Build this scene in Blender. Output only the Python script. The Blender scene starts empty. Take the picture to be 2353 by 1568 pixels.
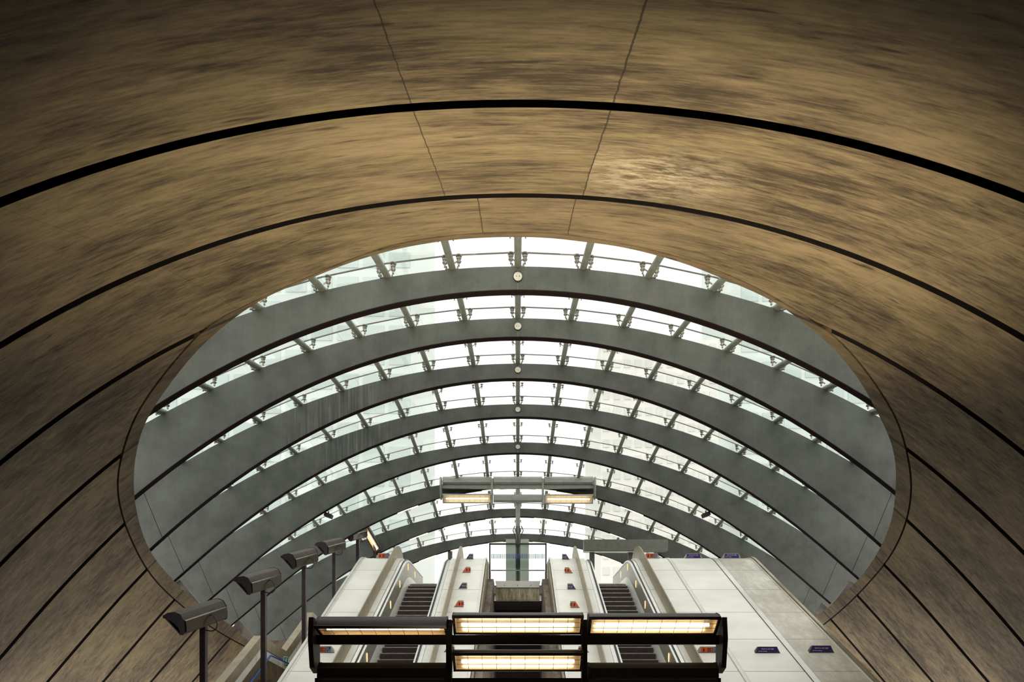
import bpy, bmesh, math, random
from mathutils import Vector, Matrix
random.seed(7)
F = 1465.0; CX = 1190.0; HY = 1582.0; EYE = 1.6      # focal length and horizon of the photograph in its pixels
T30 = 0.577
sc = bpy.context.scene
COL = sc.collection
def V(x, z, h): return Vector((x, z, h + EYE))        # side, distance, height over the eye
def px(u, v, z): return Vector(((u - CX) * z / F, z, (HY - v) * z / F + EYE))

# ------------------------------------------------------------------ materials
def nodes(name):
    m = bpy.data.materials.new(name); m.use_nodes = True
    nt = m.node_tree; nt.nodes.clear()
    out = nt.nodes.new('ShaderNodeOutputMaterial')
    return m, nt, out
def nd(nt, typ, **kw):
    n = nt.nodes.new(typ)
    for k, v in kw.items(): setattr(n, k, v)
    return n
def math_(nt, op, a, b=None, clamp=False):
    n = nd(nt, 'ShaderNodeMath', operation=op, use_clamp=clamp)
    for i, x in enumerate((a, b)):
        if x is None: continue
        if isinstance(x, (int, float)): n.inputs[i].default_value = x
        else: nt.links.new(x, n.inputs[i])
    return n.outputs[0]
def noise(nt, co, scale, detail=5, rough=.6, stretch=None, off=(0, 0, 0)):
    if stretch:
        mp = nd(nt, 'ShaderNodeMapping'); mp.inputs['Scale'].default_value = stretch; mp.inputs['Location'].default_value = off
        nt.links.new(co, mp.inputs['Vector']); co = mp.outputs[0]
    n = nd(nt, 'ShaderNodeTexNoise'); n.inputs['Scale'].default_value = scale
    n.inputs['Detail'].default_value = detail; n.inputs['Roughness'].default_value = rough
    nt.links.new(co, n.inputs['Vector']); return n.outputs['Fac']
def ramp(nt, fac, stops):
    r = nd(nt, 'ShaderNodeValToRGB')
    while len(r.color_ramp.elements) < len(stops): r.color_ramp.elements.new(.5)
    for e, (p, c) in zip(r.color_ramp.elements, stops): e.position = p; e.color = (*c, 1)
    nt.links.new(fac, r.inputs[0]); return r.outputs[0]
def mixc(nt, fac, a, b, blend='MIX'):
    n = nd(nt, 'ShaderNodeMix', data_type='RGBA', blend_type=blend)
    for i, x in ((0, fac), (6, a), (7, b)):
        if isinstance(x, (int, float)): n.inputs[i].default_value = x
        elif isinstance(x, tuple): n.inputs[i].default_value = (*x, 1)
        else: nt.links.new(x, n.inputs[i])
    return n.outputs[2]
def bsdf(nt, out, col, rough=.6, metal=0., spec=.5, bump=None, bs=.2):
    b = nd(nt, 'ShaderNodeBsdfPrincipled')
    if isinstance(col, tuple): b.inputs['Base Color'].default_value = (*col, 1)
    else: nt.links.new(col, b.inputs['Base Color'])
    if isinstance(rough, (int, float)): b.inputs['Roughness'].default_value = rough
    else: nt.links.new(rough, b.inputs['Roughness'])
    b.inputs['Metallic'].default_value = metal
    b.inputs['Specular IOR Level'].default_value = spec
    if bump is not None:
        n = nd(nt, 'ShaderNodeBump'); n.inputs['Strength'].default_value = bs; n.inputs['Distance'].default_value = .02
        nt.links.new(bump, n.inputs['Height']); nt.links.new(n.outputs[0], b.inputs['Normal'])
    nt.links.new(b.outputs[0], out.inputs[0]); return b
def simple(name, col, rough=.5, metal=0., var=.12, scale=6., stretch=(1, 1, 1), spec=.5):
    m, nt, out = nodes(name)
    co = nd(nt, 'ShaderNodeTexCoord').outputs['Object']
    f = noise(nt, co, scale, 4, .6, stretch)
    c = ramp(nt, f, [(.3, tuple(x * (1 - var) for x in col)), (.7, tuple(min(1, x * (1 + var)) for x in col))])
    bsdf(nt, out, c, rough, metal, spec); return m
S = .8
def line_at(nt, x, at, w):           # 1 where |x-at|<w
    return math_(nt, 'LESS_THAN', math_(nt, 'ABSOLUTE', math_(nt, 'SUBTRACT', x, at)), w)
def concrete(name, light, dark, seams=False, joints=False, stretch=(.35, 2.6, 1.)):
    m, nt, out = nodes(name)
    co = nd(nt, 'ShaderNodeTexCoord').outputs['Object']
    big = noise(nt, co, .55, 5, .6, (.6, 1.1, .8))
    mid = noise(nt, co, 2.6, 9, .75, (stretch[0] * 1.35, stretch[1], stretch[2]))
    fine = noise(nt, co, 9., 6, .75, (stretch[0] * .8, stretch[1] * 1.3, stretch[2]))
    v = math_(nt, 'ADD', math_(nt, 'MULTIPLY', big, .45), math_(nt, 'ADD', math_(nt, 'MULTIPLY', mid, .5), math_(nt, 'MULTIPLY', fine, .35)))
    midc = tuple((a + b) / 2 for a, b in zip(light, dark))
    c = ramp(nt, v, [(.55, dark), (.645, midc), (.75, light)])
    hue = noise(nt, co, 1.3, 4, .6, (.5, 1.2, 1), (5, 5, 5))
    c = mixc(nt, ramp(nt, hue, [(.4, (0, 0, 0)), (.65, (.6, .6, .6))]), c, (.93, .98, .80), 'MULTIPLY')
    spots = noise(nt, co, 5., 3, .5, (stretch[0] * 1.0, stretch[1] * .9, 1), (3, 7, 1))
    c = mixc(nt, ramp(nt, spots, [(.63, (0, 0, 0)), (.74, (.85, .85, .85))]), c, tuple(x * .55 for x in dark))
    scuff = noise(nt, co, 4., 6, .8, (stretch[0] * 1.4, stretch[1] * 1.6, 1), (9, 2, 5))
    c = mixc(nt, ramp(nt, scuff, [(.60, (0, 0, 0)), (.75, (.6, .6, .6))]), c, tuple(min(1, x * 1.7) for x in light))
    if seams:                                           # a paler patch beside the seam
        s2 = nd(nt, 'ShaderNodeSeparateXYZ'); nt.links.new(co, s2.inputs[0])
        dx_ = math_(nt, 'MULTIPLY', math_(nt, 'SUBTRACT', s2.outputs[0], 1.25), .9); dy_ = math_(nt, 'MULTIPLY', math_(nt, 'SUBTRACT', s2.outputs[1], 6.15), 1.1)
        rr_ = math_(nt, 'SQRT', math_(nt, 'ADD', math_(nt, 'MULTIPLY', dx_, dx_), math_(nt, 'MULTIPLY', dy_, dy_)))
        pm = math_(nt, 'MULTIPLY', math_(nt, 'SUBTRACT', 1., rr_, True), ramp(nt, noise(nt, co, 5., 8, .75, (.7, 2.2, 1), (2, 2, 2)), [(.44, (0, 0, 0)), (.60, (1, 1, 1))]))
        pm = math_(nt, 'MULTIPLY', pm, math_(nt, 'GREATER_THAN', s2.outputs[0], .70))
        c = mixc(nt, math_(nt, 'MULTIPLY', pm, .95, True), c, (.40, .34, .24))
    fx = None
    if seams or joints:
        sx = nd(nt, 'ShaderNodeSeparateXYZ'); nt.links.new(co, sx.inputs[0])
        x, y = sx.outputs[0], sx.outputs[1]
        if seams:
            wob = math_(nt, 'MULTIPLY', math_(nt, 'SUBTRACT', noise(nt, co, 6., 4, .7), .5), .03)
            xw = math_(nt, 'ADD', x, wob)
            nearer = math_(nt, 'LESS_THAN', y, 8.64 * S)
            a = math_(nt, 'MULTIPLY', math_(nt, 'ADD', line_at(nt, xw, -.98 * S, .005), line_at(nt, xw, .875 * S, .007)), nearer)
            b = math_(nt, 'MULTIPLY', math_(nt, 'ADD', line_at(nt, xw, -.55 * S, .006), line_at(nt, xw, .79 * S, .006)), math_(nt, 'SUBTRACT', 1., nearer))
            fx = math_(nt, 'ADD', a, b)
            for sgn, xs in ((1, 4.1), (1, 7.3), (-1, 3.9), (-1, 7.1)):
                fx = math_(nt, 'ADD', fx, math_(nt, 'MULTIPLY', line_at(nt, xw, sgn * xs, .004), .4))
        if joints:
            yy = math_(nt, 'PINGPONG', math_(nt, 'SUBTRACT', y, 5.93 * S), 2.71 * S / 2)
            j = math_(nt, 'LESS_THAN', yy, .04)
            fx = j if fx is None else math_(nt, 'ADD', fx, j)
        c = mixc(nt, math_(nt, 'MULTIPLY', fx, .8, True), c, tuple(x * .3 for x in dark))
    bsdf(nt, out, c, .75, 0, .35, fine, .12); return m
def panels(name, col, dirt, pitch=1.655, start=16.34, scratch=0.):
    m, nt, out = nodes(name)
    co = nd(nt, 'ShaderNodeTexCoord').outputs['Object']
    sx = nd(nt, 'ShaderNodeSeparateXYZ'); nt.links.new(co, sx.inputs[0])
    f = noise(nt, co, .9, 5, .6, (.7, 1.2, 1))
    c = ramp(nt, f, [(.35, dirt), (.62, col)])
    if scratch:
        s = noise(nt, co, 3., 9, .8, (1.5, .6, .6))
        c = mixc(nt, math_(nt, 'MULTIPLY', ramp(nt, s, [(.42, (1, 1, 1)), (.62, (0, 0, 0))]), scratch), c, tuple(x * .72 for x in dirt))
    yy = math_(nt, 'PINGPONG', math_(nt, 'SUBTRACT', sx.outputs[1], start), pitch / 2)
    c = mixc(nt, math_(nt, 'MULTIPLY', math_(nt, 'LESS_THAN', yy, .012), .75), c, (.16, .14, .11))
    bsdf(nt, out, c, .38, 0, .5); return m
def emit(name, col, s):
    m, nt, out = nodes(name)
    e = nd(nt, 'ShaderNodeEmission'); e.inputs[0].default_value = (*col, 1); e.inputs[1].default_value = s
    nt.links.new(e.outputs[0], out.inputs[0]); return m
def glass(name, tint, refl=.08, rough=.02):
    m, nt, out = nodes(name)
    t = nd(nt, 'ShaderNodeBsdfTransparent'); t.inputs[0].default_value = (*tint, 1)
    g = nd(nt, 'ShaderNodeBsdfGlossy'); g.inputs['Roughness'].default_value = rough
    x = nd(nt, 'ShaderNodeMixShader')
    lw = nd(nt, 'ShaderNodeLayerWeight'); lw.inputs[0].default_value = .5
    nt.links.new(math_(nt, 'ADD', math_(nt, 'MULTIPLY', math_(nt, 'POWER', lw.outputs['Facing'], 4.), .45), refl * .4), x.inputs[0])
    nt.links.new(t.outputs[0], x.inputs[1]); nt.links.new(g.outputs[0], x.inputs[2])
    nt.links.new(x.outputs[0], out.inputs[0]); return m
def steel_paint(name, col, drip=.7):
    m, nt, out = nodes(name)
    co = nd(nt, 'ShaderNodeTexCoord').outputs['Object']
    a = noise(nt, co, 1.1, 6, .65)
    c = ramp(nt, a, [(.34, tuple(x * .66 for x in col)), (.66, tuple(x * 1.2 for x in col))])
    d = noise(nt, co, 6., 4, .6, (3.4, 1., .10))
    sx = nd(nt, 'ShaderNodeSeparateXYZ'); nt.links.new(co, sx.inputs[0])
    edge = math_(nt, 'ADD', sx.outputs[0], math_(nt, 'MULTIPLY', math_(nt, 'SUBTRACT', noise(nt, co, .8, 3, .6), .5), 1.6))
    box = math_(nt, 'SUBTRACT', 1., math_(nt, 'MULTIPLY', math_(nt, 'ABSOLUTE', math_(nt, 'ADD', edge, 4.9)), .55), True)
    bay = math_(nt, 'LESS_THAN', math_(nt, 'ABSOLUTE', math_(nt, 'SUBTRACT', sx.outputs[1], 18.2)), 1.9)
    box = math_(nt, 'ADD', math_(nt, 'MULTIPLY', math_(nt, 'MULTIPLY', box, bay), 1.3, True), .10)
    k = math_(nt, 'MULTIPLY', ramp(nt, d, [(.48, (0, 0, 0)), (.60, (1, 1, 1))]), box)
    pale = math_(nt, 'MULTIPLY', ramp(nt, d, [(.34, (1, 1, 1)), (.44, (0, 0, 0))]), box)
    c = mixc(nt, math_(nt, 'MULTIPLY', pale, .5), c, tuple(min(1, x * 2.2) for x in col))
    c = mixc(nt, math_(nt, 'MULTIPLY', k, drip), c, tuple(x * .45 for x in col))
    bsdf(nt, out, c, .55, 0, .4); return m
def ridged(name, col, lightc):
    m, nt, out = nodes(name)
    co = nd(nt, 'ShaderNodeTexCoord').outputs['Object']
    sx = nd(nt, 'ShaderNodeSeparateXYZ'); nt.links.new(co, sx.inputs[0])
    r = math_(nt, 'PINGPONG', sx.outputs[0], .011)
    f = noise(nt, co, 8., 5, .7)
    k = math_(nt, 'MULTIPLY', math_(nt, 'LESS_THAN', r, .005), f)
    bsdf(nt, out, mixc(nt, k, col, lightc), .5, .3, .4); return m

M = dict(
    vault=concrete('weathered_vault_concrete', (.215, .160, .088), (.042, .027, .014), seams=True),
    lip=concrete('edge_beam_concrete', (.18, .13, .072), (.045, .03, .016), joints=True),
    gap=simple('recess_shade_black', (.012, .008, .006), .9, 0, .2),  # near-black colour stands in for the shade inside joints and shaft
    rough=concrete('rough_shaft_concrete', (.30, .25, .21), (.10, .075, .06), stretch=(1., 1.4, .5)),
    beamc=concrete('stained_beam_concrete', (.62, .58, .42), (.20, .17, .10), stretch=(2.2, 1., .35)),
    wallc=concrete('stair_wall_concrete', (.24, .19, .12), (.09, .065, .04), stretch=(1., 1.6, .4)),
    steel=steel_paint('grey_green_painted_steel', (.098, .107, .095)),
    flange=simple('shade_black_flange', (.014, .008, .008), .9, spec=.08),  # near-black colour paints in the shade under the ribs
    tube=simple('galvanised_tube', (.26, .28, .24), .45, .3, .2, 5),
    clamp=simple('cast_clamp_steel', (.29, .29, .26), .4, .6, .2, 20),
    cap=simple('brushed_pin_cap', (.72, .70, .60), .45, .2),
    clad=panels('white_cladding', (.90, .885, .83), (.79, .775, .715)),
    clad2=panels('scuffed_cladding', (.72, .69, .60), (.52, .48, .39), scratch=.55),
    trim=simple('satin_trim_metal', (.72, .72, .68), .35, .3, .08, 3),
    brush=simple('brushed_steel', (.40, .385, .33), .35, .35, .12, 4, (.4, .2, 2)),
    bronze=simple('dull_upstand_metal', (.36, .31, .22), .45, .5, .15, 3),
    silver=simple('bright_aluminium', (.78, .78, .76), .3, .6, .08, 5),
    rubber=simple('handrail_rubber', (.02, .02, .022), .4),
    step=ridged('ridged_step_metal', (.05, .038, .042), (.22, .19, .19)),
    nose=simple('worn_step_nosing', (.62, .55, .47), .45, .5, .3, 14),
    dark=simple('dark_lamp_housing', (.016, .010, .011), .42, .2, .3, 9),
    hood=simple('dusty_hood_paint', (.085, .070, .060), .65, 0, .25, 8),
    chrome=simple('polished_side_panel', (.16, .145, .13), .22, .95, .1),
    paleref=simple('pale_reflector', (.85, .78, .62), .4, .2, .06),
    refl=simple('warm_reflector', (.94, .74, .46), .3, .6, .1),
    post=simple('dark_post_paint', (.055, .042, .046), .4, .3, .2),
    greypost=simple('grey_galvanised_post', (.34, .36, .32), .5, .2),
    orange=simple('orange_sign_face', (.78, .12, .02), .45, 0, .05),
    navy=simple('navy_sign_face', (.012, .024, .10), .45, 0, .05),
    purple=simple('indigo_sign_face', (.045, .025, .17), .45, 0, .05),
    signgrey=simple('sign_housing_grey', (.42, .41, .38), .5),
    signdark=simple('sign_underside', (.07, .06, .06), .5),
    white=simple('white_paint', (.85, .85, .84), .5, 0, .03),
    black=simple('black_print', (.015, .01, .01), .6),
    green=simple('green_sign_face', (.02, .30, .16), .5, 0, .05),
    blue=simple('blue_handrail_paint', (.02, .10, .42), .35, 0, .08),
    floor=simple('pale_floor_stone', (.30, .28, .25), .45, 0, .1, 2),
    pave=simple('street_paving', (.45, .44, .42), .7, 0, .1, 1),
    tower=simple('pale_tower_cladding', (.66, .73, .71), .5, 0, .03, .1),
    towerw=simple('tower_glazing', (.52, .61, .60), .3, 0, .06, .2),
    stone=simple('white_stone_facade', (.78, .77, .74), .6, 0, .04, .1),
    paleshade=simple('stone_window_band', (.68, .69, .67), .6, 0, .04),
    panelbox=simple('pale_green_panel', (.62, .66, .58), .5, 0, .06),
    portal=simple('portal_beam_paint', (.19, .195, .17), .55, 0, .15),
    pad=simple('pale_bearing_mortar', (.20, .185, .165), .8, 0, .12),
    amber=emit('amber_panel_light', (1., .70, .34), .75),
    tubeE=emit('hot_lamp_tube', (1., .84, .64), 4.2),
    tubeDim=emit('dim_lamp_tube', (1., .80, .55), 2.2),
    strip=emit('cove_strip_light', (1., .82, .55), 1.1),
    glass=glass('canopy_glass', (.965, .985, .975)),
    glass2=glass('balustrade_glass', (.86, .91, .89)),
    bluestripe=simple('blue_glass_stripe', (.06, .10, .32), .5),
    sil=simple('silicone_joint', (.10, .09, .08), .7),
)

# ------------------------------------------------------------------ mesh building
class MB:
    def __init__(s): s.bm = bmesh.new(); s.mi = 0
    def face(s, vs):
        try: f = s.bm.faces.new(vs); f.material_index = s.mi; return f
        except ValueError: return None
    def vert(s, p): return s.bm.verts.new(p)
    def box(s, c, size, R=None):
        c = Vector(c); h = Vector(size) / 2; vs = []
        for i in range(8):
            p = Vector(((-1, 1)[i & 1] * h.x, (-1, 1)[i >> 1 & 1] * h.y, (-1, 1)[i >> 2 & 1] * h.z))
            vs.append(s.vert(c + (R @ p if R else p)))
        for q in ((0, 2, 3, 1), (4, 5, 7, 6), (0, 1, 5, 4), (2, 6, 7, 3), (0, 4, 6, 2), (1, 3, 7, 5)): s.face([vs[k] for k in q])
        return s
    def span(s, lo, hi):
        lo, hi = Vector(lo), Vector(hi); return s.box((lo + hi) / 2, hi - lo)
    def cyl(s, p0, p1, r, n=10, r1=None, caps=True):
        p0, p1 = Vector(p0), Vector(p1); d = (p1 - p0).normalized()
        a = d.orthogonal().normalized(); b = d.cross(a); r1 = r if r1 is None else r1
        A, B = [], []
        for i in range(n):
            t = 2 * math.pi * i / n; o = a * math.cos(t) + b * math.sin(t)
            A.append(s.vert(p0 + o * r)); B.append(s.vert(p1 + o * r1))
        for i in range(n): s.face([A[i], A[(i + 1) % n], B[(i + 1) % n], B[i]])
        if caps: s.face(A[::-1]); s.face(B)
        return s
    def pipe(s, pts, r, n=8):
        pts = [Vector(p) for p in pts]; rings = []
        a = None
        for i, p in enumerate(pts):
            d = (pts[min(i + 1, len(pts) - 1)] - pts[max(i - 1, 0)]).normalized()
            if a is None: a = d.orthogonal().normalized()
            a = (a - d * a.dot(d)).normalized(); b = d.cross(a)
            rings.append([s.vert(p + (a * math.cos(2 * math.pi * k / n) + b * math.sin(2 * math.pi * k / n)) * r) for k in range(n)])
        for A, B in zip(rings, rings[1:]):
            for k in range(n): s.face([A[k], A[(k + 1) % n], B[(k + 1) % n], B[k]])
        s.face(rings[0][::-1]); s.face(rings[-1]); return s
    def rings(s, rings, closed=True, caps=True):
        R = [[s.vert(p) for p in r] for r in rings]; n = len(R[0])
        for A, B in zip(R, R[1:]):
            for k in range(n if closed else n - 1): s.face([A[k], A[(k + 1) % n], B[(k + 1) % n], B[k]])
        if caps and closed: s.face(R[0][::-1]); s.face(R[-1])
        return s
    def prism(s, poly, fn0, fn1):
        return s.rings([[fn0(p) for p in poly], [fn1(p) for p in poly]])
    def build(s, name, mats, parent=None, smooth=False):
        bmesh.ops.recalc_face_normals(s.bm, faces=s.bm.faces)
        me = bpy.data.meshes.new(name); s.bm.to_mesh(me); s.bm.free()
        for m in (mats if isinstance(mats, (list, tuple)) else [mats]): me.materials.append(m)
        if smooth:
            for p in me.polygons: p.use_smooth = True
            me.set_sharp_from_angle(angle=math.radians(38))
        o = bpy.data.objects.new(name, me); COL.objects.link(o)
        if parent: o.parent = parent
        return o
def tag(o, label, cat, group=None, kind=None):
    o['label'] = label; o['category'] = cat
    if group: o['group'] = group
    if kind: o['kind'] = kind
    return o
def struct(o, label=None, cat=None):
    o['kind'] = 'structure'
    if label: o['label'] = label; o['category'] = cat
    return o
def empty(name, loc, label, cat, group=None):
    o = bpy.data.objects.new(name, None); COL.objects.link(o); o.location = loc; o.empty_display_size = .2
    bpy.context.view_layer.update()
    return tag(o, label, cat, group)
def adopt(o, root):                                     # world-built mesh under a root that stands elsewhere
    o.parent = root; o.matrix_parent_inverse = Matrix.Translation(root.location).inverted(); return o
def sweep(mb, prof, path):                              # profile (x, v) carried along (z, h) points
    return mb.rings([[V(x, z, h + v) for x, v in prof] for z, h in path])
def ipol(tab, x):
    if x <= tab[0][0]: a, b = tab[0], tab[1]
    elif x >= tab[-1][0]: a, b = tab[-2], tab[-1]
    else:
        for a, b in zip(tab, tab[1:]):
            if a[0] <= x <= b[0]: break
    return a[1] + (b[1] - a[1]) * (x - a[0]) / (b[0] - a[0])
def spl(tab, x):                                        # Catmull-Rom through a table
    n = len(tab)
    if x <= tab[0][0] or x >= tab[-1][0]: return ipol(tab, x)
    for i in range(n - 1):
        if tab[i][0] <= x <= tab[i + 1][0]: break
    x0, y0 = tab[i]; x1, y1 = tab[i + 1]
    def sl(j):
        a, b = tab[max(j - 1, 0)], tab[min(j + 1, n - 1)]
        return (b[1] - a[1]) / (b[0] - a[0])
    d = x1 - x0; t = (x - x0) / d
    return ((2 * t**3 - 3 * t**2 + 1) * y0 + (t**3 - 2 * t**2 + t) * d * sl(i) + (-2 * t**3 + 3 * t**2) * y1 + (t**3 - t**2) * d * sl(i + 1))

# ------------------------------------------------------------------ concrete vault
HC = [(-20, 3.2), (-6, 3.2), (0, 3.25), (2, 3.68), (4.37, 4.73), (5.93, 5.44), (8.64, 6.68), (11.35, 7.62), (14.06, 8.38), (16.77, 8.92),
      (19.48, 9.2), (22.2, 9.3), (24.9, 9.2), (27.6, 8.95), (30.3, 8.7), (34, 8.3)]
def D(x):
    x = abs(x); e = min(x, 13.)
    return .035 * e**2 + .001167 * e**3 - .0000375 * e**4 + (x - e) * 1.17
def soff(x, z): return S * (spl(HC, z / S) - D(x / S))
def hit(u, v):
    dx, dy = (u - CX) / F, (HY - v) / F
    lo, hi = 3., 36.
    g = lambda z: soff(dx * z, z) - dy * z
    z = 3.
    while z < 36 and g(z) > 0: z += .25
    lo, hi = z - .25, z
    for _ in range(40):
        m = (lo + hi) / 2
        if g(m) > 0: lo = m
        else: hi = m
    return Vector((dx * lo, lo))
GROOVE = [(571, 1492), (502, 1454), (423, 1399), (345, 1324), (301, 1245), (274, 1171), (267, 1108), (279, 1041), (310, 955), (345, 900), (413, 814), (480, 745),
          (570, 698), (690, 644), (795, 599), (900, 563), (1000, 544), (1103, 535), (1189, 532), (1282, 536), (1371, 548), (1436, 560), (1500, 574), (1600, 602),
          (1734, 658), (1841, 719), (1916, 769), (1996, 858), (2030, 908), (2064, 966), (2086, 1040), (2096, 1098), (2095, 1149), (2082, 1209), (2048, 1280),
          (2001, 1337), (1969, 1372), (1925, 1412), (1860, 1462)]
EDGE = [(585, 1476), (534, 1439), (455, 1387), (402, 1338), (345, 1269), (321, 1206), (308, 1139), (309, 1068), (325, 992), (345, 950), (390, 884), (468, 791),
        (534, 735), (600, 690), (705, 644), (800, 606), (900, 576), (1000, 557), (1107, 547), (1189, 545), (1280, 549), (1356, 558), (1500, 585), (1600, 616),
        (1675, 647), (1793, 703), (1841, 738), (1908, 794), (1975, 875), (2015, 947), (2038, 992), (2055, 1040), (2059, 1095), (2056, 1153), (2042, 1219), (2016, 1271),
        (1988, 1315), (1962, 1343), (1927, 1378), (1895, 1402), (1835, 1445)]
CEN = (1189., 1120.)
def polar(pts):
    out = []
    for u, v in pts:
        a = math.atan2(v - CEN[1], u - CEN[0])          # image angle; left-bottom start, over the top, to right-bottom
        a = a if a > 0 and u < CEN[0] else a + 2 * math.pi if u > CEN[0] or a < 0 else a
        out.append((a, math.hypot(u - CEN[0], v - CEN[1])))
    return sorted(out)
PG, PE = polar(GROOVE), polar(EDGE)
NA = 150
angs = [PG[0][0] + (PG[-1][0] - PG[0][0]) * i / NA for i in range(NA + 1)]
def ring_pts(tab, shrink=0.):
    rr = [spl(tab, a) - shrink for a in angs]
    for _ in range(2): rr = [rr[0]] + [(rr[i - 1] + 2 * rr[i] + rr[i + 1]) / 4 for i in range(1, len(rr) - 1)] + [rr[-1]]
    return [hit(CEN[0] + r * math.cos(a), CEN[1] + r * math.sin(a)) for a, r in zip(angs, rr)]
GP = ring_pts(PG); EP = ring_pts(PE)
ia = min(range(len(GP)), key=lambda i: GP[i].y)
ZA = GP[ia].y; XA = GP[ia].x
def side_tab(pts):
    t = []
    for p in pts:
        if not t or p.y > t[-1][0] + 1e-3: t.append((p.y, p.x))
    return t
LT = side_tab(GP[ia::-1]); RT = side_tab(GP[ia:])
ZEND = 26.4
def hole(z):
    if z <= ZA: return XA, XA
    l = ipol(LT, z) if z <= LT[-1][0] else LT[-1][1]
    r = ipol(RT, z) if z <= RT[-1][0] else RT[-1][1]
    return l, r
def foot(z, sgn):
    lo, hi = 0., 20.
    for _ in range(30):
        m = (lo + hi) / 2
        if soff(sgn * m, z) > -1.6: lo = m
        else: hi = m
    return sgn * lo
joints = [S * (5.93 + 2.71 * k) for k in range(-6, 12)]
GAPW = .064
def zrows(a, b):
    n = max(2, int((b - a) / .14)); r = [a + (b - a) * i / n for i in range(n + 1)]
    if a < ZA < b:
        r = [z for z in r if abs(z - ZA) > .25] + [ZA + .28 * (i / 8) ** 2 for i in range(9)] + [ZA - .2]
        r = sorted(r)
    return r
def side_strip(mb, rows, sgn, up, off=0., ncol=46):
    grid = []
    for z in rows:
        l, r = hole(z); xi = l if sgn < 0 else r; xo = foot(z, sgn)
        line = []
        for j in range(ncol + 1):
            t = j / ncol; x = xo + (xi - xo) * t
            line.append((x, z, soff(x, z) + off))
        grid.append(line)
    Vt = [[mb.vert(V(*p)) for p in ln] for ln in grid]
    for a, b in zip(Vt, Vt[1:]):
        for j in range(ncol): mb.face([a[j], a[j + 1], b[j + 1], b[j]])
    if up:
        mb.mi = 1  # joint returns coloured black, painting shade into the gaps
        def ret(pts, vs):
            U = [mb.vert(V(p[0], p[1], p[2] + up)) for p in pts]
            for k in range(len(pts) - 1): mb.face([vs[k], vs[k + 1], U[k + 1], U[k]])
        ret(grid[0], Vt[0]); ret(grid[-1], Vt[-1])
        zi = [i for i, z in enumerate(rows) if z >= ZA]
        if len(zi) > 1: ret([grid[i][-1] for i in zi], [Vt[i][-1] for i in zi])
        mb.mi = 0
mb = MB()
zs = [-9.] + [j for j in joints if -8.9 < j < ZEND - .1] + [ZEND]
for a, b in zip(zs, zs[1:]):
    a2 = a + (GAPW if a > -9 else 0); b2 = b - (GAPW if b < ZEND else 0)
    for sgn in (-1, 1): side_strip(mb, zrows(a2, b2), sgn, .34)
mb.mi = 1
for sgn in (-1, 1): side_strip(mb, zrows(-9., ZEND), sgn, 0, .33, 20)
bmesh.ops.remove_doubles(mb.bm, verts=mb.bm.verts, dist=1e-5)
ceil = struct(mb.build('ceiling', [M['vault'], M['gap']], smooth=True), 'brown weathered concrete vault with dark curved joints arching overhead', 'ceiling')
# edge beam around the oval opening
mb = MB(); rings = []
for g, e in zip(GP, EP):
    d = (e - g); dn = d.normalized(); g2 = g + dn * min(.05, d.length * .3)
    out = -Vector((e.x, e.y - 17. if e.y < 17 else (e.y - 17) * .3)).normalized() * -1
    G = V(g2.x, g2.y, soff(g2.x, g2.y)); E = V(e.x, e.y, soff(e.x, e.y))
    FF = E + Vector((out.x * .9, out.y * .9, .55)); B = G + Vector((out.x * .2, out.y * .2, .5))
    rings.append([G, G.lerp(E, .5), E, FF, B])
mb.rings(rings)
struct(mb.build('trim_1', M['lip'], smooth=True), 'concrete edge beam rimming the oval glazed opening', 'edge beam')

# floors and closing walls
struct(MB().span((-11, -9, -.2), (11, 14.6, 0)).build('floor', M['floor']), 'pale stone concourse floor below the vault', 'floor')
struct(MB().span((-11, -9.3, -.2), (11, -9, 7)).build('wall_back', M['floor']), 'plain wall closing the concourse behind', 'wall')
HL = T30 * 24.3 - 10.06                                 # landing level over the eye
mb = MB()
mb.span(V(-5.95, 24.75, HL - .3), V(-1.15, 34, HL)); mb.span(V(-12, 31.4, HL - .3), V(-5.95, 34, HL)); mb.span(V(1.15, 24.75, HL - .3), V(9.6, 34, HL)); mb.span(V(-1.15, 24.55, HL - .3), V(1.15, 34, HL))
struct(mb.build('floor_landing', M['pave']), 'street level landing at the top of the escalators', 'floor')
struct(MB().span(V(-120, 34, HL - .4), V(120, 170, HL - .02)).build('pavement', M['pave']), 'grey street paving beyond the canopy', 'pavement')
struct(MB().span(V(-11.2, 26.5, -1.6), V(-6.0, 26.8, 1.98)).build('wall_left', M['wallc']), 'low dark wall behind the stair', 'wall')

struct(MB().span(V(-12.5, 31., -1.6), V(-6.9, 31.3, 4.7)).build('wall_left_far', M['steel']), 'grey steel clad wall beyond the last rib, left of the landing', 'wall')

# ------------------------------------------------------------------ canopy ribs
ZK = [11.35 + 2.71 * k for k in range(8)]
UK = [7.51, 8.16, 8.54, 8.68, 8.56, 8.23, 7.78, 7.35]
LK = [7.09, 7.75, 8.155, 8.30, 8.195, 7.84, 7.435, 7.016]
UD = [27.8, 29.1, 29.6, 30.2, 31.2, 32., 32.6, 33.]
LD = [20.2, 20.4, 20.9, 21.9, 22.4, 22.9, 22.9, 23.4]
XE = [8.0, 9.6, 10.6, 11.2, 11.6, 11.8, 11.8, 11.6]
XJ = [7.6, 8.9, 9.35, 10.2, 10.6, 10.9, 10.9, 10.9]
def up(k, x): return UK[k] - x * x / UD[k]
def low(k, x):
    x = abs(x); e = min(x, 9.6)
    return LK[k] - e * e / LD[k] - (x - e) * 2 * e / LD[k]
ORD = ['first', 'second', 'third', 'fourth', 'fifth', 'sixth', 'seventh', 'eighth']
TH = .11
ribs = []
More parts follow.
